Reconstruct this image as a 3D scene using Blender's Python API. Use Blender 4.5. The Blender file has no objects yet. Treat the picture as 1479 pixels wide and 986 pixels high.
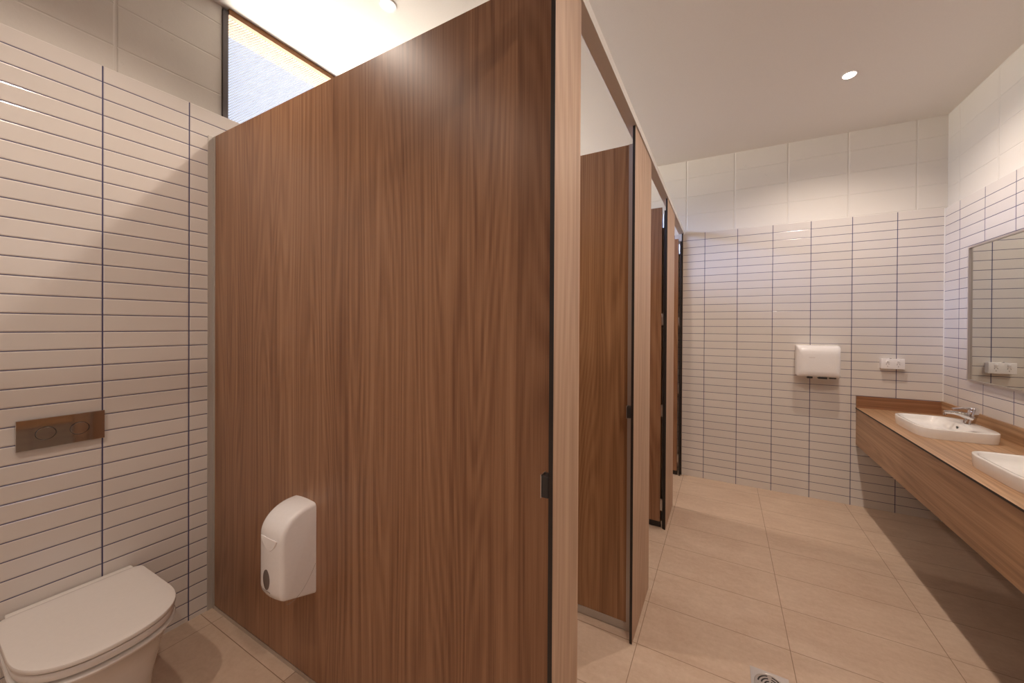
import bpy, bmesh, math
from mathutils import Vector, Matrix
sc = bpy.context.scene
COL = sc.collection

# ------------------------------------------------------------------ camera
cam_d = bpy.data.cameras.new('camera'); cam = bpy.data.objects.new('camera', cam_d); COL.objects.link(cam)
F_PX, YAW, PITCH, ROLL, CX, CY, HCAM = 519.8997, 0.4761, -0.0041, 0.0059, 777.987, 473.167, 1.5613
fw = Vector((-math.sin(YAW), math.cos(YAW), 0)); rt = Vector((math.cos(YAW), math.sin(YAW), 0)); up = Vector((0, 0, 1))
c_, s_ = math.cos(PITCH), math.sin(PITCH); fw, up = fw*c_ + up*s_, up*c_ - fw*s_
c_, s_ = math.cos(ROLL), math.sin(ROLL); rt, up = rt*c_ + up*s_, up*c_ - rt*s_
M = Matrix.Identity(4)
for i in range(3):
    M[i][0], M[i][1], M[i][2] = rt[i], up[i], -fw[i]
M[2][3] = HCAM
cam.matrix_world = M
cam_d.sensor_width = 36; cam_d.lens = F_PX*36/1479
cam_d.shift_x = -(CX-739.5)/1479; cam_d.shift_y = (CY-493)/1479
cam_d.clip_start = 0.02
sc.camera = cam

# ------------------------------------------------------------------ exposure, world, lights
sc.view_settings.view_transform = 'Standard'
try: sc.view_settings.look = 'None'
except Exception: pass
sc.view_settings.exposure = 0.0
sc.view_settings.gamma = 1.0
sc.view_settings.use_curve_mapping = False
sc.cycles.use_denoising = True
sc.cycles.max_bounces = 10
sc.cycles.diffuse_bounces = 6
sc.cycles.glossy_bounces = 5
sc.cycles.transparent_max_bounces = 12
sc.cycles.sample_clamp_indirect = 6.0
sc.cycles.caustics_reflective = False
sc.cycles.caustics_refractive = False

SKY_HIGH = (0.86, 0.90, 1.08)      # sky well above the horizon
SKY_BLUE_FILL = (13.0, 21.5, 43.0)          # boosted blue band added under the visible sky to tint the right wall
SKY_HAZE = (12.0, 13.5, 15.5)        # pale haze along the horizon
GROUND = (22.0, 20.2, 17.2)          # sunlit ground and roofs outside
SPOT_W = 92.0
SPOT_COL = (1.0, 0.84, 0.71)

w = bpy.data.worlds.new('world'); sc.world = w; w.use_nodes = True
nt = w.node_tree; nt.nodes.clear()
tc = nt.nodes.new('ShaderNodeTexCoord'); sx = nt.nodes.new('ShaderNodeSeparateXYZ')
mr = nt.nodes.new('ShaderNodeMapRange'); mr.inputs['From Min'].default_value = -1; mr.inputs['From Max'].default_value = 1
cr = nt.nodes.new('ShaderNodeValToRGB'); bg = nt.nodes.new('ShaderNodeBackground'); ow = nt.nodes.new('ShaderNodeOutputWorld')
nt.links.new(tc.outputs['Generated'], sx.inputs[0]); nt.links.new(sx.outputs[2], mr.inputs['Value'])
nt.links.new(mr.outputs['Result'], cr.inputs['Fac']); nt.links.new(cr.outputs['Color'], bg.inputs['Color']); nt.links.new(bg.outputs[0], ow.inputs[0])
SC = 0.1
e = cr.color_ramp.elements
e[0].position = 0.0; e[0].color = (*[v*SC for v in GROUND], 1)
e[1].position = 1.0; e[1].color = (*[v*SC for v in SKY_HIGH], 1)
for p, c in ((0.49, GROUND), (0.505, SKY_HAZE), (0.56, SKY_HAZE), (0.61, SKY_BLUE_FILL), (0.675, SKY_BLUE_FILL), (0.693, SKY_HIGH)):
    q = e.new(p); q.color = (*[v*SC for v in c], 1)
bg.inputs['Strength'].default_value = 1/SC

# ------------------------------------------------------------------ room numbers (metres)
XL, XR, YB, XF, YF = -2.497, 1.580, 4.090, -0.3915, -1.9
ZTL, ZTB, ZTR = 2.722, 2.541, 2.534
TILE_W = 0.29560
def zceil(x): return 3.2955 + 0.0495*(XR-x)/(XR-XL)
WY0, WY1, WZ0, WZ1 = 0.988, 3.75, 2.60, 3.311     # high window in the left wall

# ------------------------------------------------------------------ material helpers
class NB:
    def __init__(s, name, rough=0.5, metal=0.0, spec=0.5, col=(0.8, 0.8, 0.8)):
        s.m = bpy.data.materials.new(name); s.m.use_nodes = True; s.t = s.m.node_tree
        s.b = s.t.nodes['Principled BSDF']
        s.b.inputs['Base Color'].default_value = (*col, 1); s.b.inputs['Roughness'].default_value = rough
        s.b.inputs['Metallic'].default_value = metal; s.b.inputs['Specular IOR Level'].default_value = spec
    def n(s, typ, **kw):
        x = s.t.nodes.new(typ)
        for k, v in kw.items(): setattr(x, k, v)
        return x
    def put(s, sock, v):
        if v is None: return
        if hasattr(v, 'is_linked') or isinstance(v, bpy.types.NodeSocket): s.t.links.new(v, sock)
        else: sock.default_value = v
    def math(s, op, a, b=None, c=None, clamp=False):
        x = s.n('ShaderNodeMath', operation=op); x.use_clamp = clamp
        s.put(x.inputs[0], a); s.put(x.inputs[1], b)
        if c is not None: s.put(x.inputs[2], c)
        return x.outputs[0]
    def obj(s):
        t = s.n('ShaderNodeTexCoord'); q = s.n('ShaderNodeSeparateXYZ'); s.t.links.new(t.outputs['Object'], q.inputs[0])
        return q.outputs[0], q.outputs[1], q.outputs[2]
    def vec(s, x, y, z):
        c = s.n('ShaderNodeCombineXYZ'); s.put(c.inputs[0], x); s.put(c.inputs[1], y); s.put(c.inputs[2], z); return c.outputs[0]
    def noise(s, v, scale, detail=4, rough=0.55, dist=0.0):
        x = s.n('ShaderNodeTexNoise'); s.put(x.inputs['Vector'], v); x.inputs['Scale'].default_value = scale
        x.inputs['Detail'].default_value = detail; x.inputs['Roughness'].default_value = rough; x.inputs['Distortion'].default_value = dist
        return x.outputs['Fac']
    def ramp(s, f, stops):
        x = s.n('ShaderNodeValToRGB'); s.put(x.inputs[0], f); el = x.color_ramp.elements
        el[0].position, el[0].color = stops[0][0], (*stops[0][1], 1); el[1].position, el[1].color = stops[-1][0], (*stops[-1][1], 1)
        for p, c in stops[1:-1]:
            q = el.new(p); q.color = (*c, 1)
        return x.outputs[0]
    def mix(s, f, a, b):
        x = s.n('ShaderNodeMix', data_type='RGBA'); s.put(x.inputs[0], f)
        for i, v in ((6, a), (7, b)):
            if isinstance(v, tuple): x.inputs[i].default_value = (*v, 1)
            else: s.t.links.new(v, x.inputs[i])
        return x.outputs[2]
    def bump(s, h, strength, dist):
        x = s.n('ShaderNodeBump'); s.put(x.inputs['Height'], h); x.inputs['Strength'].default_value = strength; x.inputs['Distance'].default_value = dist
        s.t.links.new(x.outputs[0], s.b.inputs['Normal'])
    # distance from the nearest line of a grid with a pitch
    def gridline(s, u, off, pitch):
        f = s.math('FRACT', s.math('DIVIDE', s.math('SUBTRACT', u, off), pitch))
        return s.math('MULTIPLY', s.math('MINIMUM', f, s.math('SUBTRACT', 1.0, f)), pitch)
    def inside(s, d, hw, soft):      # 1 inside the line, 0 away from it
        return s.math('SUBTRACT', 1.0, s.math('DIVIDE', s.math('SUBTRACT', d, hw), soft, clamp=True), clamp=True)
    def cell(s, u, off, pitch): return s.math('FLOOR', s.math('DIVIDE', s.math('SUBTRACT', u, off), pitch))

def tile_mat(name, axis, off, ztop, eb=0.0028, es=0.45):
    b = NB(name, rough=0.16, spec=0.5)
    X, Y, Z = b.obj(); u = X if axis == 'x' else Y
    dv = b.gridline(u, off, TILE_W); dh = b.gridline(Z, ztop-0.0715, 0.075)
    m = b.math('MAXIMUM', b.inside(dv, 0.0019, 0.0010), b.inside(dh, 0.0014, 0.0010))
    tone = b.n('ShaderNodeTexWhiteNoise', noise_dimensions='2D')
    b.t.links.new(b.vec(b.cell(u, off, TILE_W), b.cell(Z, ztop-0.0715, 0.075), 0.0), tone.inputs['Vector'])
    tcol = b.mix(tone.outputs['Value'], (0.685, 0.645, 0.61), (0.715, 0.675, 0.64))
    b.t.links.new(b.mix(m, tcol, (0.060, 0.058, 0.14)), b.b.inputs['Base Color'])
    b.t.links.new(b.math('MULTIPLY_ADD', m, 0.6, 0.16), b.b.inputs['Roughness'])
    edge = b.math('MAXIMUM', b.inside(dv, 0.0016, eb), b.inside(dh, 0.0014, eb))
    wob = b.noise(b.vec(X, Y, Z), 9.0, 2)
    h = b.math('SUBTRACT', b.math('MULTIPLY', wob, 0.10), edge)
    b.bump(h, es, 0.0018)
    return b.m

def block_mat(name, axis, off, z0, c0=(0.72, 0.69, 0.65), c1=(0.76, 0.73, 0.69)):
    b = NB(name, rough=0.55, spec=0.3)
    X, Y, Z = b.obj(); u = X if axis == 'x' else Y
    dv = b.gridline(u, off, 0.4455); dh = b.gridline(Z, z0, 0.195)
    g = b.math('MAXIMUM', b.inside(dv, 0.003, 0.005), b.math('MULTIPLY', b.inside(dh, 0.0015, 0.004), 0.6))
    n1 = b.noise(b.vec(X, Y, Z), 60.0, 5, 0.6); n2 = b.noise(b.vec(X, Y, Z), 4.0, 3)
    pit = b.math('LESS_THAN', b.noise(b.vec(X, Y, Z), 22.0, 1), 0.245)
    b.t.links.new(b.mix(n2, c0, c1), b.b.inputs['Base Color'])
    h = b.math('SUBTRACT', b.math('MULTIPLY', n1, 0.12), b.math('ADD', g, b.math('MULTIPLY', pit, 0.3)))
    b.bump(h, 0.75, 0.004)
    return b.m

def wood_mat(name, grain, dark=(0.185, 0.082, 0.040), mid=(0.300, 0.152, 0.079), light=(0.400, 0.222, 0.124), rough=0.36, seed=0.0, spec=0.5):
    """fine straight-grained laminate with soft cathedral figures; grain = axis the grain runs along"""
    b = NB(name, rough=rough, spec=spec)
    X, Y, Z = b.obj()
    if grain == 'z': a, g = b.math('ADD', b.math('ADD', X, b.math('MULTIPLY', Y, 1.0)), seed), Z
    else: a, g = b.math('ADD', b.math('ADD', X, Z), seed), Y
    low = b.noise(b.vec(b.math('MULTIPLY', a, 3.2), b.math('MULTIPLY', g, 0.24), seed), 1.0, 2, 0.5)
    rings = b.math('SINE', b.math('MULTIPLY', b.math('ADD', b.math('MULTIPLY', low, 1.15), b.math('MULTIPLY', a, 0.9)), 150.0))
    rings = b.math('MULTIPLY_ADD', rings, 0.5, 0.5)
    streak = b.noise(b.vec(b.math('MULTIPLY', a, 48.0), b.math('MULTIPLY', g, 0.45), seed), 1.0, 5, 0.62)
    fine = b.noise(b.vec(b.math('MULTIPLY', a, 260.0), b.math('MULTIPLY', g, 3.0), seed), 1.0, 3, 0.6)
    broad = b.noise(b.vec(b.math('MULTIPLY', a, 5.0), b.math('MULTIPLY', g, 0.25), seed+3), 1.0, 2, 0.5)
    f = b.math('ADD', b.math('MULTIPLY', rings, 0.085), b.math('MULTIPLY', streak, 0.48))
    f = b.math('ADD', f, b.math('MULTIPLY', fine, 0.26)); f = b.math('ADD', f, b.math('MULTIPLY', broad, 0.24))
    col = b.ramp(f, [(0.41, dark), (0.555, mid), (0.70, light)])
    b.t.links.new(col, b.b.inputs['Base Color'])
    b.bump(fine, 0.12, 0.0006)
    return b.m

def floor_mat():
    b = NB('floor_tile', rough=0.42, spec=0.4)
    X, Y, Z = b.obj()
    dx = b.gridline(X, 0.2946, 0.6667); dy = b.gridline(Y, 2.4079, 0.3041)
    m = b.math('MAXIMUM', b.inside(dx, 0.0010, 0.0010), b.inside(dy, 0.0010, 0.0010))
    v = b.vec(X, Y, 0.0)
    n1 = b.noise(b.vec(b.math('MULTIPLY', X, 2.2), b.math('MULTIPLY', Y, 5.5), 0.0), 1.0, 5, 0.6, 0.6)
    n2 = b.noise(v, 42.0, 5, 0.7); n3 = b.noise(b.vec(b.math('MULTIPLY', X, 9.0), b.math('MULTIPLY', Y, 30.0), 0.0), 1.0, 4, 0.65, 0.5)
    f = b.math('ADD', b.math('MULTIPLY', n1, 0.42), b.math('ADD', b.math('MULTIPLY', n2, 0.34), b.math('MULTIPLY', n3, 0.24)))
    tone = b.n('ShaderNodeTexWhiteNoise', noise_dimensions='2D')
    b.t.links.new(b.vec(b.cell(X, 0.2946, 0.6667), b.cell(Y, 2.4079, 0.3041), 0.0), tone.inputs['Vector'])
    f = b.math('ADD', f, b.math('MULTIPLY', b.math('SUBTRACT', tone.outputs['Value'], 0.5), 0.03))
    col = b.ramp(f, [(0.33, (0.485, 0.345, 0.255)), (0.5, (0.565, 0.425, 0.32)), (0.68, (0.65, 0.51, 0.40))])
    b.t.links.new(b.mix(m, col, (0.26, 0.17, 0.11)), b.b.inputs['Base Color'])
    b.t.links.new(b.math('MULTIPLY_ADD', n2, 0.15, 0.36), b.b.inputs['Roughness'])
    b.bump(b.math('SUBTRACT', b.math('MULTIPLY', n2, 0.1), m), 0.35, 0.0012)
    return b.m

def plain(name, col, rough=0.5, metal=0.0, spec=0.5, coat=0.0, bump=0.0, scale=80):
    b = NB(name, rough, metal, spec, col)
    if coat: b.b.inputs['Coat Weight'].default_value = coat; b.b.inputs['Coat Roughness'].default_value = 0.05
    X, Y, Z = b.obj(); n = b.noise(b.vec(X, Y, Z), scale, 3)
    b.t.links.new(b.mix(n, tuple(c*0.97 for c in col), tuple(min(1, c*1.03) for c in col)), b.b.inputs['Base Color'])
    if bump: b.bump(n, bump, 0.001)
    return b.m

def brushed(name, col, rough=0.32):
    b = NB(name, rough, 0.9, 0.5, col); X, Y, Z = b.obj()
    n = b.noise(b.vec(b.math('MULTIPLY', X, 300.0), b.math('MULTIPLY', Y, 300.0), b.math('MULTIPLY', Z, 4.0)), 1.0, 2)
    b.t.links.new(b.math('MULTIPLY_ADD', n, 0.15, rough-0.07), b.b.inputs['Roughness'])
    return b.m

M_TL = tile_mat('tile_left_wall', 'y', 0.5423, ZTL, 0.0045, 0.7)
M_TB = tile_mat('tile_back_wall', 'x', -0.1833, ZTB)
M_TR = tile_mat('tile_right_wall', 'y', 3.8846, ZTR)
M_TF = tile_mat('tile_front_wall', 'x', -0.1833, ZTB)
M_BL_SHADED = block_mat('painted_block_left_shaded', 'y', 0.586, 2.847, (0.58, 0.545, 0.50), (0.63, 0.595, 0.55))  # left blocks darker: dimness above the downlight beams put into the colour
M_BB = block_mat('painted_block_back', 'x', 0.083, 2.744)
M_BR = block_mat('painted_block_right', 'y', 3.95, 2.70)
M_FLOOR = floor_mat()
M_CEIL = plain('ceiling_paint', (0.78, 0.75, 0.715), 0.6, bump=0.08, scale=120)
M_PANEL = wood_mat('walnut_laminate_panel', 'z')
M_PILAS_LIT = wood_mat('walnut_laminate_pilaster_lit', 'z', (0.33, 0.20, 0.125), (0.44, 0.285, 0.190), (0.54, 0.37, 0.26), rough=0.50, seed=7.3)  # same laminate as the panels; glare on the fronts painted in as paler
M_DOORW = wood_mat('walnut_laminate_door', 'z', seed=13.1)
M_PANEL2 = wood_mat('walnut_laminate_second_panel', 'z', (0.24, 0.120, 0.055), (0.37, 0.20, 0.098), (0.47, 0.275, 0.145), seed=3.3)
VW = ((0.30, 0.170, 0.088), (0.47, 0.29, 0.165), (0.59, 0.39, 0.24))
M_TOP = wood_mat('walnut_laminate_worktop', 'y', *VW, seed=2.2, rough=0.33)
M_APRON = wood_mat('walnut_laminate_apron', 'y', (0.25, 0.135, 0.068), (0.38, 0.222, 0.120), (0.48, 0.30, 0.175), seed=5.7)
M_BLACK = plain('black_compact_core', (0.018, 0.012, 0.010), 0.5)
M_RAIL = plain('light_grey_headrail', (0.74, 0.72, 0.69), 0.4, 0.1)
M_ALU = brushed('satin_aluminium', (0.62, 0.58, 0.55))
M_ALUP = plain('painted_aluminium', (0.50, 0.46, 0.42), 0.38, 0.3)
M_CHROME = plain('chrome', (0.78, 0.78, 0.80), 0.06, 1.0)
M_CHROMEP = plain('polished_steel_plate', (0.62, 0.60, 0.58), 0.05, 1.0)
M_STEEL = plain('stainless_steel', (0.62, 0.58, 0.55), 0.3, 1.0)
M_CERAM = plain('white_vitreous_china', (0.85, 0.835, 0.82), 0.10, coat=0.6)
M_SEAT = plain('white_seat_plastic', (0.78, 0.745, 0.715), 0.18)
M_ABS = plain('white_abs', (0.88, 0.87, 0.88), 0.17, coat=0.3)
M_DARK = plain('dark_plastic', (0.03, 0.028, 0.028), 0.35)
M_GREYP = plain('smoky_window', (0.16, 0.13, 0.12), 0.12)
M_MARK = plain('grey_print', (0.30, 0.27, 0.26), 0.4)
M_MIRROR = plain('mirror_silver', (0.72, 0.73, 0.68), 0.012, 1.0)
M_WFRAME = plain('dark_window_frame', (0.075, 0.062, 0.062), 0.4, 0.2)
M_SOFFIT = plain('orange_timber_soffit', (0.14, 0.052, 0.009), 0.6)
M_HEAD = plain('brown_window_head', (0.24, 0.10, 0.028), 0.5)
M_LED = bpy.data.materials.new('downlight_lens'); M_LED.use_nodes = True
_b = M_LED.node_tree.nodes['Principled BSDF']; _b.inputs['Emission Color'].default_value = (1, 0.87, 0.72, 1); _b.inputs['Emission Strength'].default_value = 14
def screen_mat():
    m = bpy.data.materials.new('screen_strands'); m.use_nodes = True; t = m.node_tree; t.nodes.clear()
    d = t.nodes.new('ShaderNodeBsdfDiffuse'); d.inputs[0].default_value = (0.46, 0.46, 0.46, 1)
    r = t.nodes.new('ShaderNodeBsdfTranslucent'); r.inputs[0].default_value = (0.46, 0.46, 0.46, 1)
    x = t.nodes.new('ShaderNodeMixShader'); x.inputs[0].default_value = 0.55; o = t.nodes.new('ShaderNodeOutputMaterial')
    t.links.new(d.outputs[0], x.inputs[1]); t.links.new(r.outputs[0], x.inputs[2]); t.links.new(x.outputs[0], o.inputs[0]); return m
M_SCREEN = screen_mat()

# ------------------------------------------------------------------ mesh helpers
def root_loc(o):
    v = Vector((0, 0, 0))
    while o is not None: v += o.location; o = o.parent
    return v
def obj(name, bm, mats, parent=None, smooth=False, angle=40):
    """links one mesh object; bm is in world coordinates (parents are never rotated)"""
    me = bpy.data.meshes.new(name)
    off = root_loc(parent) if parent else Vector((0, 0, 0))
    if off.length: bmesh.ops.translate(bm, verts=bm.verts, vec=-off)
    bmesh.ops.recalc_face_normals(bm, faces=bm.faces)
    if smooth:
        for f in bm.faces: f.smooth = True
        for e_ in bm.edges:
            if len(e_.link_faces) == 2 and e_.calc_face_angle(0) > math.radians(angle): e_.smooth = False
    bm.to_mesh(me); bm.free()
    for m in (mats if isinstance(mats, (list, tuple)) else [mats]): me.materials.append(m)
    o = bpy.data.objects.new(name, me); COL.objects.link(o)
    if parent: o.parent = parent
    return o
def thing(name, label, cat, loc, group=None):
    o = bpy.data.objects.new(name, None); COL.objects.link(o); o.location = loc; o.empty_display_size = 0.1
    o['label'] = label; o['category'] = cat
    if group: o['group'] = group
    return o
def tag(o, label, cat, group=None):
    o['label'] = label; o['category'] = cat
    if group: o['group'] = group
    return o
def struct(o): o['kind'] = 'structure'; return o
def box(bm, x0, x1, y0, y1, z0, z1, bev=0.0, seg=2, mi=0):
    r = bmesh.ops.create_cube(bm, size=1.0); vs = r['verts']
    for v in vs:
        v.co = Vector((x0+(v.co.x+.5)*(x1-x0), y0+(v.co.y+.5)*(y1-y0), z0+(v.co.z+.5)*(z1-z0)))
    fs = {f for v in vs for f in v.link_faces}
    for f in fs: f.material_index = mi
    if bev:
        es = {e_ for v in vs for e_ in v.link_edges}
        bmesh.ops.bevel(bm, geom=list(es), offset=bev, segments=seg, affect='EDGES', profile=0.5)
    return bm
def nb(*a, **k): return box(bmesh.new(), *a, **k)
def loft(bm, rings, cap0=True, cap1=True, closed=True, mi=0):
    R = [[bm.verts.new(p) for p in r] for r in rings]
    n = len(R[0])
    for a, b2 in zip(R, R[1:]):
        for i in range(n if closed else n-1):
            f = bm.faces.new((a[i], a[(i+1) % n], b2[(i+1) % n], b2[i])); f.material_index = mi
    if cap0: bm.faces.new(R[0][::-1]).material_index = mi
    if cap1: bm.faces.new(R[-1]).material_index = mi
    return R
def circle(c, r, axis='z', n=32, ph=0.0):
    out = []
    for i in range(n):
        a = ph+2*math.pi*i/n; p, q = r*math.cos(a), r*math.sin(a)
        out.append(Vector(c)+(Vector((p, q, 0)) if axis == 'z' else Vector((0, p, q)) if axis == 'x' else Vector((p, 0, q))))
    return out
def tube(bm, pts, radii, n=16, mi=0, flat=None):
    """swept round tube; flat = (sx, sz) scales of the section across / up"""
    rings = []
    for i, p in enumerate(pts):
        p = Vector(p); a = Vector(pts[max(0, i-1)]); b2 = Vector(pts[min(len(pts)-1, i+1)])
        t = (b2-a).normalized(); ref = Vector((0, 1, 0)) if abs(t.y) < 0.9 else Vector((1, 0, 0))
        u = t.cross(ref).normalized(); v = t.cross(u).normalized(); r = radii[i] if isinstance(radii, (list, tuple)) else radii
        fu, fv = flat if flat else (1, 1)
        rings.append([p+u*(r*fu*math.cos(2*math.pi*k/n))+v*(r*fv*math.sin(2*math.pi*k/n)) for k in range(n)])
    loft(bm, rings, mi=mi); return bm

# ------------------------------------------------------------------ the room
struct(obj('floor', nb(XL-0.25, XR+0.25, YF-0.25, YB+0.25, -0.12, 0.0), M_FLOOR))
bm = bmesh.new()
for x0, x1 in ((XL-0.25, XR+0.25),):
    a, b2 = zceil(x0), zceil(x1)
    vs = [bm.verts.new(p) for p in ((x0, YF-.25, a), (x1, YF-.25, b2), (x1, YB+.25, b2), (x0, YB+.25, a),
                                    (x0, YF-.25, a+.15), (x1, YF-.25, b2+.15), (x1, YB+.25, b2+.15), (x0, YB+.25, a+.15))]
    for q in ((0, 1, 2, 3), (7, 6, 5, 4), (0, 4, 5, 1), (1, 5, 6, 2), (2, 6, 7, 3), (3, 7, 4, 0)): bm.faces.new([vs[i] for i in q])
struct(obj('ceiling', bm, M_CEIL))
T = 0.022   # tile skin in front of the painted blocks
bm = bmesh.new()
box(bm, XL-0.022, XL, YF-.2, YB, 0, ZTL, mi=1)                       # tile skin
box(bm, XL-0.20, XL-0.022, YF-.2, YB+.2, 0, WZ0, mi=0)
box(bm, XL-0.20, XL-0.022, YF-.2, WY0-0.004, WZ0, 3.42, bev=0.004, mi=0)
box(bm, XL-0.20, XL-0.022, WY1, YB+.2, WZ0, 3.42, mi=0)
struct(obj('wall_left', bm, [M_BL_SHADED, M_TL]))
bm = bmesh.new()
box(bm, XL-.2, XR+.2, YB, YB+T, 0, ZTB, mi=1); box(bm, XL-.2, XR+.2, YB+T, YB+.2, 0, 3.40, mi=0)
struct(obj('wall_back', bm, [M_BB, M_TB]))
bm = bmesh.new()
box(bm, XR, XR+T, YF-.2, YB, 0, ZTR, mi=1); box(bm, XR+T, XR+.2, YF-.2, YB+.2, 0, 3.35, mi=0)
struct(obj('wall_right', bm, [M_BR, M_TR]))
bm = bmesh.new()
box(bm, XL-.2, XR+.2, YF-T, YF, 0, ZTB, mi=1); box(bm, XL-.2, XR+.2, YF-.2, YF-T, 0, 3.40, mi=0)
struct(obj('wall_front', bm, [M_BB, M_TF]))

struct(obj('trim_1', nb(XR-.005, XR, YB-.005, YB, .975, ZTR), plain('white_silicone', (0.8, 0.79, 0.77), 0.35)))
struct(obj('trim_2', nb(XR-.005, XR, YB-.005, YB, 0.0, .60), plain('white_silicone_low', (0.8, 0.79, 0.77), 0.35)))
# high window: dark frame, brown head, orange soffit outside, diagonal security mesh
win = bpy.data.objects.new('window_1', None); COL.objects.link(win); win.location = (XL, WY0, WZ0); win['kind'] = 'structure'
bm = bmesh.new()
box(bm, XL-0.060, XL-0.010, WY0-0.004, WY0+0.020, WZ0, WZ1+.02); box(bm, XL-0.060, XL-0.010, WY1-.022, WY1, WZ0, WZ1+.02)
box(bm, XL-0.060, XL-0.010, WY0, WY1, WZ0, WZ0+0.03)
obj('window_frame', bm, M_WFRAME, win)
obj('window_head', nb(XL-0.060, XL, WY0+.020, WY1-.022, WZ1, 3.344), M_HEAD, win)
obj('soffit', nb(XL-0.20, XL-0.060, WY0-.3, WY1+.3, WZ1+.004, WZ1+.06), M_SOFFIT, win)
def screen():
    bm = bmesh.new(); y0, y1, z0, z1 = WY0+.02, WY1-.022, WZ0+.03, WZ1; x = XL-0.034
    for sgn, wd, pitch, dx in ((1, 0.0030, 0.0105, 0.0), (-1, 0.0007, 0.0105, 0.0012)):
        L = (z1-z0)*0.9; k = 0; s = y0-L if sgn > 0 else y0
        end = y1 if sgn > 0 else y1+L
        while s < end:
            # line y = s + sgn*0.9*(z-z0)
            za, zb = z0, z1
            ya, yb = s, s+sgn*0.9*(z1-z0)
            def clip(yv): return z0+(yv-s)/(sgn*0.9)
            lo, hi = (y0, y1)
            if sgn > 0:
                if ya < lo: za, ya = clip(lo), lo
                if yb > hi: zb, yb = clip(hi), hi
            else:
                if ya > hi: za, ya = clip(hi), hi
                if yb < lo: zb, yb = clip(lo), lo
            if zb-za > 0.01:
                h = wd/2*1.35
                q = [(x+dx, ya-h, za), (x+dx, ya+h, za), (x+dx, yb+h, zb), (x+dx, yb-h, zb)]
                f = [bm.verts.new(p) for p in q]; g = [bm.verts.new((p[0]-0.0008, p[1], p[2])) for p in q]
                bm.faces.new(f); bm.faces.new(g[::-1])
                for i in range(4): bm.faces.new((f[i], g[i], g[(i+1) % 4], f[(i+1) % 4]))
            s += pitch*1.35
    return bm
obj('mesh_screen', screen(), M_SCREEN, win)
pd = bpy.data.lights.new('window_portal', 'AREA'); pd.shape = 'RECTANGLE'; pd.size = WZ1-WZ0; pd.size_y = WY1-WY0
po = bpy.data.objects.new('window_portal', pd); COL.objects.link(po)
po.location = (XL-0.075, (WY0+WY1)/2, (WZ0+WZ1)/2)
po.rotation_euler = Matrix(((0, 0, -1), (0, 1, 0), (1, 0, 0))).to_euler()
pd.cycles.is_portal = True

# ------------------------------------------------------------------ toilet partitions
def panel(bm, x0, x1, y0, y1, z0, z1): return box(bm, x0, x1, y0, y1, z0, z1)
def slab(name, x0, x1, y0, y1, z0, z1, wood, parent, thin):
    """compact laminate board: wood on the two faces, black core showing on the edges; thin = axis of the thickness"""
    bm = box(bmesh.new(), x0, x1, y0, y1, z0, z1, bev=0.0006, seg=1)
    bm.normal_update(); i = 'xyz'.index(thin)
    for f in bm.faces: f.material_index = 0 if abs(f.normal[i]) > 0.9 else 1
    return obj(name, bm, [wood, M_BLACK], parent)
TH = 0.013
XI = XF-TH     # inside face of the pilasters
t = thing('toilet_partition', 'big walnut laminate partition panel carrying the white paper dispenser, beside the toilet', 'partition', (XL, 0.939, 0), 'walnut toilet partitions')
slab('panel', XL+0.002, XI-0.002, 0.939, 0.939+TH, 0.020, 2.5885, M_PANEL, t, 'y')
bm = bmesh.new(); box(bm, XL, XL+0.0025, 0.914, 0.939, 0.0, 2.586); box(bm, XL, XL+0.022, 0.9365, 0.939, 0.0, 2.586)
obj('wall_channel', bm, M_ALUP, t)
obj('base_channel', nb(XL+0.022, XI-0.004, 0.937, 0.939+TH+0.002, 0.0, 0.020), M_ALU, t)
obj('front_channel', nb(XI-0.003, XI, 0.925, 0.939, 0.0, 2.54), M_ALU, t)
t = thing('toilet_partition', 'second partition panel with pale metal strips along bottom and front edge', 'partition', (XL, 1.850, 0), 'walnut toilet partitions')
slab('panel', XL+0.002, XI-0.034, 1.850, 1.850+TH, 0.042, 2.492, M_PANEL2, t, 'y')
obj('base_channel', nb(XL+0.004, XI-0.034, 1.846, 1.866, 0.004, 0.042), M_ALUP, t)
obj('front_channel', nb(XI-0.034, XI, 1.846, 1.866, 0.0, 2.492), M_ALUP, t)
t = thing('toilet_partition', 'partition panel just behind the open door of the third cubicle', 'partition', (XL, 2.985, 0), 'walnut toilet partitions')
slab('panel', XL+0.002, XI-0.004, 2.985, 2.985+TH, 0.02, 2.43, M_PANEL, t, 'y')
obj('front_channel', nb(XI-0.030, XI, 2.981, 3.0, 0.0, 2.43), M_ALUP, t)

def pilaster(y0, y1, label, strike):
    t = thing('pilaster', label, 'pilaster', (XF, y0, 0), 'cubicle front pilasters')
    slab('front_board', XI, XF, y0, y1, 0.004, 2.545, M_PILAS_LIT, t, 'x')
    obj('foot', nb(XI+0.002, XF-0.002, y0+.004, y1-.004, 0.0, 0.004), M_ALUP, t)
    if strike:
        k = obj('strike_plate', nb(XI-0.020, XI, y0-0.001, y0+0.030, 1.112, 1.168, bev=0.002), M_DARK, t); k['label'] = 'black lock strike'
        k2 = obj('strike_rim', nb(XI-0.023, XI-0.020, y0-0.001, y0+0.028, 1.109, 1.171, bev=0.001), M_STEEL, k)
    return t
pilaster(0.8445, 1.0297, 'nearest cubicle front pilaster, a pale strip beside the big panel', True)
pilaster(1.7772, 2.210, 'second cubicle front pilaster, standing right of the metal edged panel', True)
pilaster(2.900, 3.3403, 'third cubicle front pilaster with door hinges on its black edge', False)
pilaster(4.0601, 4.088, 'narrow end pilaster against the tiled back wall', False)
hr = obj('headrail', nb(XF-0.045, XF+0.006, -0.95, YB-0.001, 2.546, 2.586, bev=0.0015), M_RAIL)
tag(hr, 'long grey aluminium headrail running across the tops of the pilasters', 'rail')

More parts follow.
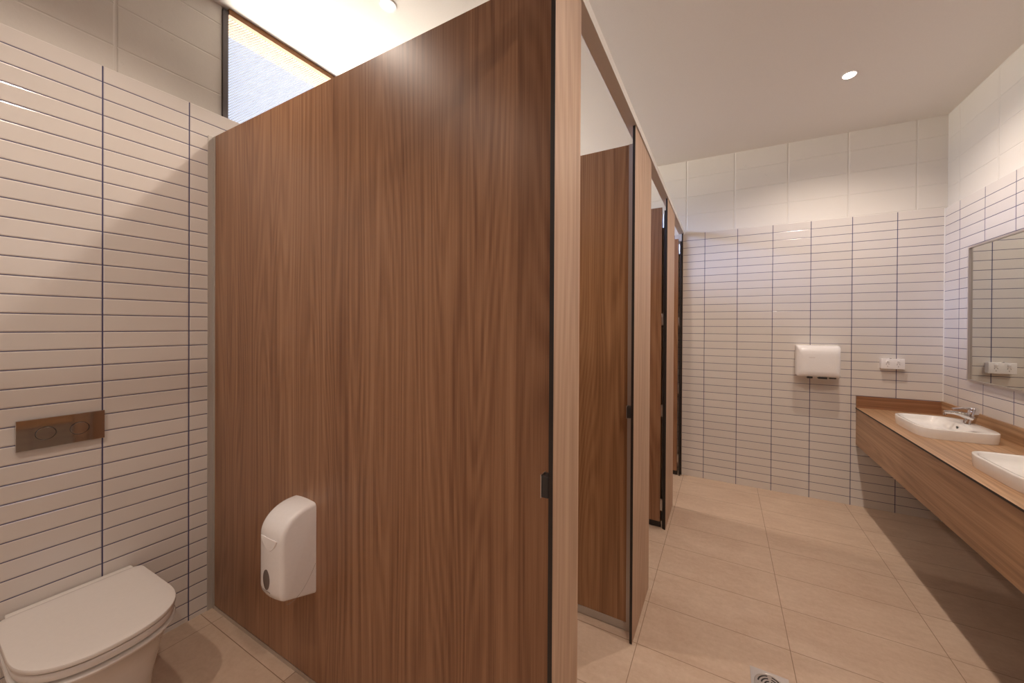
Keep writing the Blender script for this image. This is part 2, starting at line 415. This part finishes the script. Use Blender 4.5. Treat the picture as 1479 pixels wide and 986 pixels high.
def door(y, yp, label):
    t = thing('cubicle_door', label, 'door', (XI-0.03, y, 0), 'cubicle doors standing open')
    slab('door_leaf', XI-0.66, XI-0.030, y, y+TH, 0.045, 2.490, M_DOORW, t, 'y')
    obj('door_gap_shade', nb(XI-0.66, XI-0.028, y-0.002, y+TH+0.002, 0.006, 0.045), M_BLACK, t)  # dark strip added for the shadow in the gap under the door
    for z0, z1 in ((2.33, 2.43), (1.575, 1.665), (0.865, 0.955), (0.135, 0.225)):
        bm = bmesh.new()
        box(bm, XI-0.030, XI-0.022, y-0.003, y+TH+0.003, z0, z1, bev=0.001)
        loft(bm, [circle((XI-0.016, y-0.001, z), 0.0055, n=12) for z in (z0, z1)])
        obj('hinge', bm, M_STEEL, t, smooth=True)
    bm = bmesh.new(); loft(bm, [circle((XI-0.016, y, z), 0.005, n=12) for z in (0.0, 0.055)])
    obj('pivot_pin', bm, M_STEEL, t, smooth=True)
    obj('hinge_gap_dark', nb(XI-0.012, XI-0.001, y-0.012, y+TH, 0.0, 2.46), M_BLACK, t)  # black strip stands in for the dark gap at the hinges
door(2.925, 2.90, 'inward open walnut door hinged on the third pilaster')
door(4.045, 4.06, 'inward open walnut door of the last cubicle, against the back wall')

# ------------------------------------------------------------------ toilet
TY = 0.455
def dshape(x0, xs, x1, hw, z, hwb=None, n=28, p=2.3, rc=0.02):
    """D outline: straight back at x0, straight sides to xs, rounded nose at x1"""
    hwb = hw if hwb is None else hwb
    pts = []
    for i in range(5):
        a = math.pi/2*i/4; pts.append(Vector((x0+rc-rc*math.cos(a), TY-hwb+rc-rc*math.sin(a), z)))
    for i in range(n+1):
        a = -math.pi/2+math.pi*i/n
        cx_, sy_ = math.cos(a), math.sin(a)
        pts.append(Vector((xs+(x1-xs)*abs(cx_)**(2/p), TY+hw*math.copysign(abs(sy_)**(2/p), sy_), z)))
    for i in range(5):
        a = math.pi/2*i/4; pts.append(Vector((x0+rc-rc*math.sin(a), TY+hwb-rc+rc*math.cos(a), z)))
    return pts
t = thing('toilet', 'white wall-faced toilet with closed lid, against the tiled left wall', 'toilet', (XL, TY, 0))
XB = XL+0.001
bm = bmesh.new()
D = lambda dz, dn, hw, hb, z: dshape(XB, -2.13-dz, -1.915-dn, hw-.007, z, hb-.007)
loft(bm, [D(.03, .15, .150, .165, 0.0), D(.03, .15, .152, .166, 0.02), D(.03, .13, .160, .172, 0.12), D(.02, .085, .176, .183, 0.24),
          D(.01, .035, .192, .190, 0.33), D(0, .005, .204, .196, 0.350), D(0, -.001, .209, .199, 0.361), D(0, .001, .207, .197, 0.3655), D(0, .008, .201, .190, 0.367), D(0, .034, .178, .175, 0.3675)])
obj('bowl', bm, M_CERAM, t, smooth=True)
bm = bmesh.new(); X2 = XL+0.058
S = lambda k, z: dshape(X2+k*.5, -2.13, -1.914-k, .198-k, z, .193-k, rc=.03)
loft(bm, [S(.030, .3675), S(.030, .3795), S(.006, .3805), S(.001, .3825), S(0, .387), S(0, .403), S(.003, .4070), S(.010, .4085)])
obj('seat', bm, M_SEAT, t, smooth=True)
bm = bmesh.new()
L_ = lambda k, z: dshape(X2-.004+k*.6, -2.13, -1.908-k, .202-k, z, .196-k, rc=.035)
loft(bm, [L_(.006, .4145), L_(.001, .4155), L_(0, .418), L_(0, .426), L_(.0015, .4292), L_(.005, .4305), L_(.03, .4318), L_(.09, .4325)])
obj('lid', bm, M_SEAT, t, smooth=True)
obj('hinge_block', nb(XL+0.010, XL+0.060, TY-.165, TY+.175, .384, .424, bev=.006, seg=3), M_SEAT, t, smooth=True)

# flush plate
PY0, PY1, PZ0, PZ1 = 0.316, 0.547, 1.047, 1.172
t = thing('flush_plate', 'polished steel dual flush plate on the tiles above the toilet', 'flush plate', (XL, (PY0+PY1)/2, PZ0))
obj('plate', nb(XL+0.0005, XL+0.010, PY0, PY1, PZ0, PZ1, bev=.0015), M_CHROMEP, t)
for yc in (0.388, 0.476):
    bm = bmesh.new(); zc = 1.108
    loft(bm, [circle((XL+.0095, yc, zc), .0272, 'x', 40), circle((XL+.0103, yc, zc), .0272, 'x', 40)])
    r = obj('button_gap', bm, M_DARK, t, smooth=True)
    bm = bmesh.new()
    loft(bm, [circle((XL+.010, yc, zc), .0250, 'x', 40), circle((XL+.0110, yc, zc), .0250, 'x', 40), circle((XL+.0114, yc, zc), .0245, 'x', 40)])
    obj('flush_button', bm, M_CHROMEP, r)

# ------------------------------------------------------------------ paper dispenser on the partition
YPN = 0.939
t = thing('paper_dispenser', 'white plastic toilet paper dispenser screwed to the walnut partition', 'dispenser', (-1.64, YPN, 0.40))
def disp_profile(inset):
    pts = []
    y1 = YPN-0.0005; yf = 0.800+inset; zt = 0.796-inset
    pts.append((y1, 0.402+inset)); pts.append((y1, zt))
    for i in range(13):                       # big soft curve over the top
        a = math.pi/2*i/12
        pts.append((y1-.02-(y1-.02-yf)*math.sin(a)**1.0, (zt-.10)+.10*math.cos(a)))
    for z in (.66, .60, .54): pts.append((yf, z))
    pts.append((yf, .480+inset)); pts.append((yf+.004, .458+inset)); pts.append((yf+.014, .448+inset))
    return pts
bm = bmesh.new(); rings = []
for x, ins in ((-1.720, .016), (-1.7165, .007), (-1.711, .002), (-1.703, 0), (-1.67, -.003), (-1.638, -.004), (-1.606, -.003), (-1.573, 0), (-1.565, .002), (-1.5595, .007), (-1.556, .016)):
    rings.append([Vector((x, y, z)) for y, z in disp_profile(ins)])
loft(bm, rings)
cv = obj('cover', bm, M_ABS, t, smooth=True, angle=50)
bm = bmesh.new(); seam = []
for i in range(13):
    a = i/12; seam.append((-1.5562, YPN-.003-.115*a, .402+.135*(1-a)**2.0+.033*a))
tube(bm, seam, .0007, n=6)
s_o = obj('cover_seam', bm, M_MARK, t)
bm = bmesh.new()      # oval level window
ring = lambda k, y: [Vector((-1.655+.024*k*math.cos(a), y, .520+.041*k*math.sin(a))) for a in [2*math.pi*i/32 for i in range(32)]]
loft(bm, [ring(1, .7985), ring(1, .7952), ring(.9, .7945)])
obj('level_window', bm, M_GREYP, t, smooth=True)
bm = bmesh.new()      # raised shield on the brow
sh_ = [(-1.638+.058*math.cos(a)*(1-.30*abs(math.sin(a))), .694+.052*math.sin(a)) for a in [math.pi+math.pi*i/24 for i in range(25)]]
loft(bm, [[Vector((x, .7975, z)) for x, z in sh_], [Vector((-1.638+(x+1.638)*.95, .7945, .694+(z-.694)*.95)) for x, z in sh_]])
obj('brow_shield', bm, M_ABS, t, smooth=True)
obj('print_mark', nb(-1.682, -1.628, .7952, .7962, .4715, .4755), M_MARK, t)

# ------------------------------------------------------------------ vanity
VY0 = 0.55
XV, ZV = 1.030, 0.866
t = thing('vanity_counter', 'long walnut laminate vanity counter along the right wall', 'counter', (XR, YB, 0.5))
bm = box(bmesh.new(), XV, XR-.001, VY0, YB-.001, ZV-.011, ZV, bev=.0006, seg=1); bm.normal_update()
for f in bm.faces: f.material_index = 0 if f.normal.z > .9 else 1
obj('worktop', bm, [M_TOP, M_BLACK], t)
obj('apron', nb(XV+.004, XV+.022, VY0, YB-.001, .540, ZV-.011), M_APRON, t)
obj('end_panel', nb(XV+.022, XR-.002, VY0, VY0+.018, .540, ZV-.011), M_APRON, t)
bm = bmesh.new(); box(bm, XR-.016, XR-.001, VY0, YB-.001, ZV, .974); obj('splashback', bm, M_TOP, t)
M_SPLB = wood_mat('walnut_laminate_back_splash', 'y', seed=9.4)
def wood_x():
    b = NB('walnut_laminate_crossgrain', rough=0.36); X, Y, Z = b.obj()
    st = b.noise(b.vec(b.math('MULTIPLY', X, 0.9), 0.0, b.math('MULTIPLY', Z, 42.0)), 1.0, 5, 0.62)
    fi = b.noise(b.vec(b.math('MULTIPLY', X, 4.0), 0.0, b.math('MULTIPLY', Z, 260.0)), 1.0, 3, 0.6)
    f = b.math('ADD', b.math('MULTIPLY', st, 0.75), b.math('MULTIPLY', fi, 0.25))
    b.t.links.new(b.ramp(f, [(0.35, (0.185, 0.082, 0.040)), (0.5, (0.290, 0.142, 0.073)), (0.66, (0.390, 0.210, 0.118))]), b.b.inputs['Base Color']); return b.m
obj('splashback', nb(XV+.002, XR-.016, YB-.016, YB-.001, ZV, .968), wood_x(), t)

def basin(yc, label):
    t = thing('wash_basin', label, 'basin', (1.31, yc, ZV), 'white basins on the vanity')
    def se(cx_, hx, hy, z, p=5.0, n=72, dy=0):
        out = []
        for i in range(n):
            a = 2*math.pi*i/n; c2, s2 = math.cos(a), math.sin(a)
            out.append(Vector((cx_+hx*math.copysign(abs(c2)**(2/p), c2), yc+dy+hy*math.copysign(abs(s2)**(2/p), s2), z)))
        return out
    bm = bmesh.new(); zt = .931
    loft(bm, [se(1.308, .188, .238, ZV+.0005), se(1.308, .190, .241, ZV+.02), se(1.308, .191, .243, zt-.006), se(1.308, .1895, .2415, zt-.0015), se(1.308, .186, .238, zt),
              se(1.262, .128, .226, zt-.0005, 4.5), se(1.260, .123, .221, zt-.006, 4.2), se(1.258, .118, .214, zt-.025, 3.8), se(1.256, .106, .198, zt-.047, 3.2),
              se(1.255, .075, .15, zt-.057, 2.6), se(1.255, .022, .022, zt-.060, 2)], cap1=True)
    b_ = obj('bowl', bm, M_CERAM, t, smooth=True, angle=60)
    bm = bmesh.new(); loft(bm, [circle((1.3715, yc-.01, zt-.022), .0085, 'x', 20), circle((1.3765, yc-.01, zt-.022), .0085, 'x', 20)])
    obj('overflow_hole', bm, M_DARK, t)
    bm = bmesh.new(); loft(bm, [circle((1.255, yc, zt-.0605), .021, n=24), circle((1.255, yc, zt-.0575), .021, n=24), circle((1.255, yc, zt-.056), .017, n=24)])
    obj('waste', bm, M_CHROME, t, smooth=True)
    return t
def tap(yc, label):
    zt = .931
    t = thing('mixer_tap', label, 'tap', (1.452, yc, zt), 'chrome taps on the basins')
    bm = bmesh.new()
    # body leans back and swells towards the head
    tube(bm, [(1.447, yc, zt), (1.448, yc, zt+.010), (1.455, yc, zt+.035), (1.463, yc, zt+.062), (1.468, yc, zt+.084), (1.469, yc, zt+.090)], [.0265, .0262, .0250, .0250, .0255, .0235], n=28)
    obj('body', bm, M_CHROME, t, smooth=True)
    bm = bmesh.new()
    tube(bm, [(1.458, yc, zt+.040), (1.436, yc, zt+.052), (1.408, yc, zt+.062), (1.378, yc, zt+.067), (1.352, yc, zt+.068), (1.328, yc, zt+.066)], [.026, .022, .0165, .0130, .0115, .0110], n=20, flat=(0.95, 1.15))
    loft(bm, [circle((1.336, yc, zt+.066), .0095, n=20), circle((1.334, yc, zt+.048), .0095, n=20)])
    obj('spout', bm, M_CHROME, t, smooth=True)
    bm = bmesh.new()
    loft(bm, [circle((1.469, yc, zt+.0905), .0255, n=28), circle((1.469, yc, zt+.105), .0250, n=28), circle((1.468, yc, zt+.111), .020, n=28)])
    tube(bm, [(1.466, yc, zt+.104), (1.430, yc, zt+.101), (1.395, yc, zt+.096), (1.366, yc, zt+.092)], [.012, .0105, .010, .009], n=14, flat=(0.6, 1.4))
    obj('lever', bm, M_CHROME, t, smooth=True)
basin(3.395, 'white basin at the back wall end of the vanity')
basin(2.465, 'white basin at the right edge of the photo, nearer than the other')
tap(3.430, 'chrome lever mixer tap standing on the far basin')
tap(2.500, 'chrome lever mixer tap on the nearer basin')

# mirror
t = thing('wall_mirror', 'large rectangular mirror in a slim metal frame on the right wall', 'mirror', (XR, 2.4, 1.186))
MY0, MY1, MZ0, MZ1 = 0.62, 3.725, 1.186, 2.152
obj('glass', nb(XR-.012, XR-.008, MY0+.008, MY1-.008, MZ0+.008, MZ1-.008), M_MIRROR, t)
bm = bmesh.new()
for a in ((MY0, MY1, MZ0, MZ0+.013), (MY0, MY1, MZ1-.013, MZ1), (MY0, MY0+.013, MZ0+.013, MZ1-.013), (MY1-.013, MY1, MZ0+.013, MZ1-.013)):
    box(bm, XR-.022, XR-.0005, *a)
obj('frame', bm, M_ALU, t)

# ------------------------------------------------------------------ hand dryer
t = thing('hand_dryer', 'white hand dryer mounted on the tiled back wall', 'hand dryer', (0.745, YB, 1.12))
bm = bmesh.new(); rings = []
def rr(x0, x1, z0, z1, y, r, n=6):
    out = []
    for cx_, cz_, a0 in ((x1-r, z1-r, 0), (x0+r, z1-r, 90), (x0+r, z0+r, 180), (x1-r, z0+r, 270)):
        for i in range(n+1):
            a = math.radians(a0+90*i/n); out.append(Vector((cx_+r*math.cos(a), y, cz_+r*math.sin(a))))
    return out
loft(bm, [rr(.590, .904, 1.128, 1.404, YB-.0005, .012), rr(.588, .906, 1.126, 1.406, YB-.02, .012), rr(.590, .904, 1.122, 1.402, YB-.09, .014), rr(.594, .900, 1.124, 1.392, YB-.115, .018),
          rr(.602, .893, 1.132, 1.376, YB-.133, .024), rr(.616, .880, 1.148, 1.352, YB-.142, .028), rr(.64, .856, 1.175, 1.32, YB-.145, .03)])
obj('casing', bm, M_ABS, t, smooth=True, angle=60)
o_ = obj('air_outlet', nb(.662, .702, YB-.132, YB-.085, 1.112, 1.130, bev=.003), M_DARK, t)
obj('air_outlet', nb(.742, .806, YB-.132, YB-.075, 1.112, 1.130, bev=.003), M_DARK, t)
obj('sensor_window', nb(.820, .868, YB-.126, YB-.095, 1.116, 1.128), M_DARK, t)
obj('print_mark', nb(.672, .716, YB-.1455, YB-.1445, 1.297, 1.301), plain('faint_print', (0.62, 0.57, 0.55), 0.4), t)

# power outlet
t = thing('power_outlet', 'white double power outlet on the back wall above the counter', 'outlet', (1.258, YB, 1.22))
obj('mounting_box', nb(1.186, 1.330, YB-.044, YB-.0005, 1.222, 1.304, bev=.003), M_ABS, t)
obj('face_plate', nb(1.184, 1.332, YB-.053, YB-.044, 1.220, 1.306, bev=.003, seg=3), M_ABS, t, smooth=True)
for x in (1.224, 1.292):
    obj('rocker_switch', nb(x-.009, x+.009, YB-.060, YB-.053, 1.277, 1.294, bev=.002), M_ABS, t)
    bm = bmesh.new()
    for dx, dz, rz in ((-.008, .008, .5), (.008, .008, -.5), (0, -.010, 0)):
        b2 = bmesh.new(); box(b2, -.0011, .0011, YB-.0535, YB-.0525, -.0045, .0045)
        bmesh.ops.rotate(b2, verts=b2.verts, cent=(0, 0, 0), matrix=Matrix.Rotation(rz, 3, 'Y')); bmesh.ops.translate(b2, verts=b2.verts, vec=(x+dx, 0, 1.252+dz))
        me = bpy.data.meshes.new('tmp'); b2.to_mesh(me); b2.free(); bm.from_mesh(me); bpy.data.meshes.remove(me)
    obj('socket_slots', bm, M_DARK, t)
obj('cable_gland', nb(1.243, 1.253, YB-.040, YB-.028, 1.304, 1.309, bev=.001), M_DARK, t)

# ------------------------------------------------------------------ floor drain
DX, DY, DS = 0.190, 1.850, 0.074
t = thing('floor_drain', 'square stainless floor drain with curved slots near the bottom edge', 'drain', (DX, DY, 0))
bm = bmesh.new()
sq = lambda h, z, n=64: [Vector((DX+h*max(-1, min(1, 1.4142*math.cos(a)*1.0)), DY+h*max(-1, min(1, 1.4142*math.sin(a))), z)) for a in [2*math.pi*i/n for i in range(n)]]
loft(bm, [sq(DS, 0.0005), sq(DS, .0022), circle((DX, DY, .0022), .062, n=64), circle((DX, DY, .0010), .060, n=64)], cap0=True, cap1=True)
obj('frame', bm, M_STEEL, t, smooth=False)
bm = bmesh.new(); loft(bm, [circle((DX, DY, .0012), .0585, n=64), circle((DX, DY, .0036), .0585, n=64), circle((DX, DY, .0042), .056, n=64)])
g = obj('grate', bm, M_STEEL, t, smooth=True)
for r0, r1 in ((.018, .024), (.031, .037), (.044, .050)):
    bm = bmesh.new()
    for q in range(4):
        a0, a1 = math.radians(90*q+10), math.radians(90*q+80); n = 14
        for i in range(n):
            b0, b1 = a0+(a1-a0)*i/n, a0+(a1-a0)*(i+1)/n
            bm.faces.new([bm.verts.new((DX+r*math.cos(b_), DY+r*math.sin(b_), .0045)) for r, b_ in ((r0, b0), (r1, b0), (r1, b1), (r0, b1))])
    bmesh.ops.remove_doubles(bm, verts=bm.verts, dist=1e-5)
    obj('slots', bm, M_BLACK, g)

# ------------------------------------------------------------------ downlights
def downlight(x, y, label, power=0.73, beam=150):
    z = zceil(x)
    t = thing('downlight', label, 'downlight', (x, y, z), 'recessed ceiling downlights')
    bm = bmesh.new()
    loft(bm, [circle((x, y, z-.0005), .046, n=32), circle((x, y, z-.004), .0455, n=32), circle((x, y, z-.005), .042, n=32), circle((x, y, z-.0025), .035, n=32)], cap0=True, cap1=True)
    obj('trim_ring', bm, M_ABS, t, smooth=True)
    bm = bmesh.new(); loft(bm, [circle((x, y, z-.0027), .034, n=32), circle((x, y, z-.0065), .034, n=32), circle((x, y, z-.009), .026, n=32)])
    obj('lens', bm, M_LED, t, smooth=True)
    ld = bpy.data.lights.new('downlight_beam', 'SPOT'); ld.energy = SPOT_W*power; ld.color = SPOT_COL
    ld.spot_size = math.radians(beam); ld.spot_blend = 0.75; ld.shadow_soft_size = 0.030
    lo = bpy.data.objects.new('downlight_beam', ld); COL.objects.link(lo); lo.parent = t; lo.location = (0, 0, -0.045)
    return t
downlight(0.754, 3.187, 'round recessed downlight glowing in the ceiling over the walkway, at right')
downlight(-1.668, 1.390, 'round recessed downlight over the cubicles, near the high window', 0.60, 128)
downlight(0.74, 1.690, 'downlight above the nearer basin, outside the top of the frame')
downlight(0.70, 0.190, 'downlight above the walkway beside the viewer, out of frame')
downlight(-1.80, 0.430, 'downlight above the toilet, out of frame', 0.42, 128)
downlight(-1.666, -0.550, 'downlight beyond the toilet, behind the viewer', 0.62, 128)
downlight(-1.45, 3.45, 'downlight above the last cubicle, hidden by the pilasters', 0.72, 128)
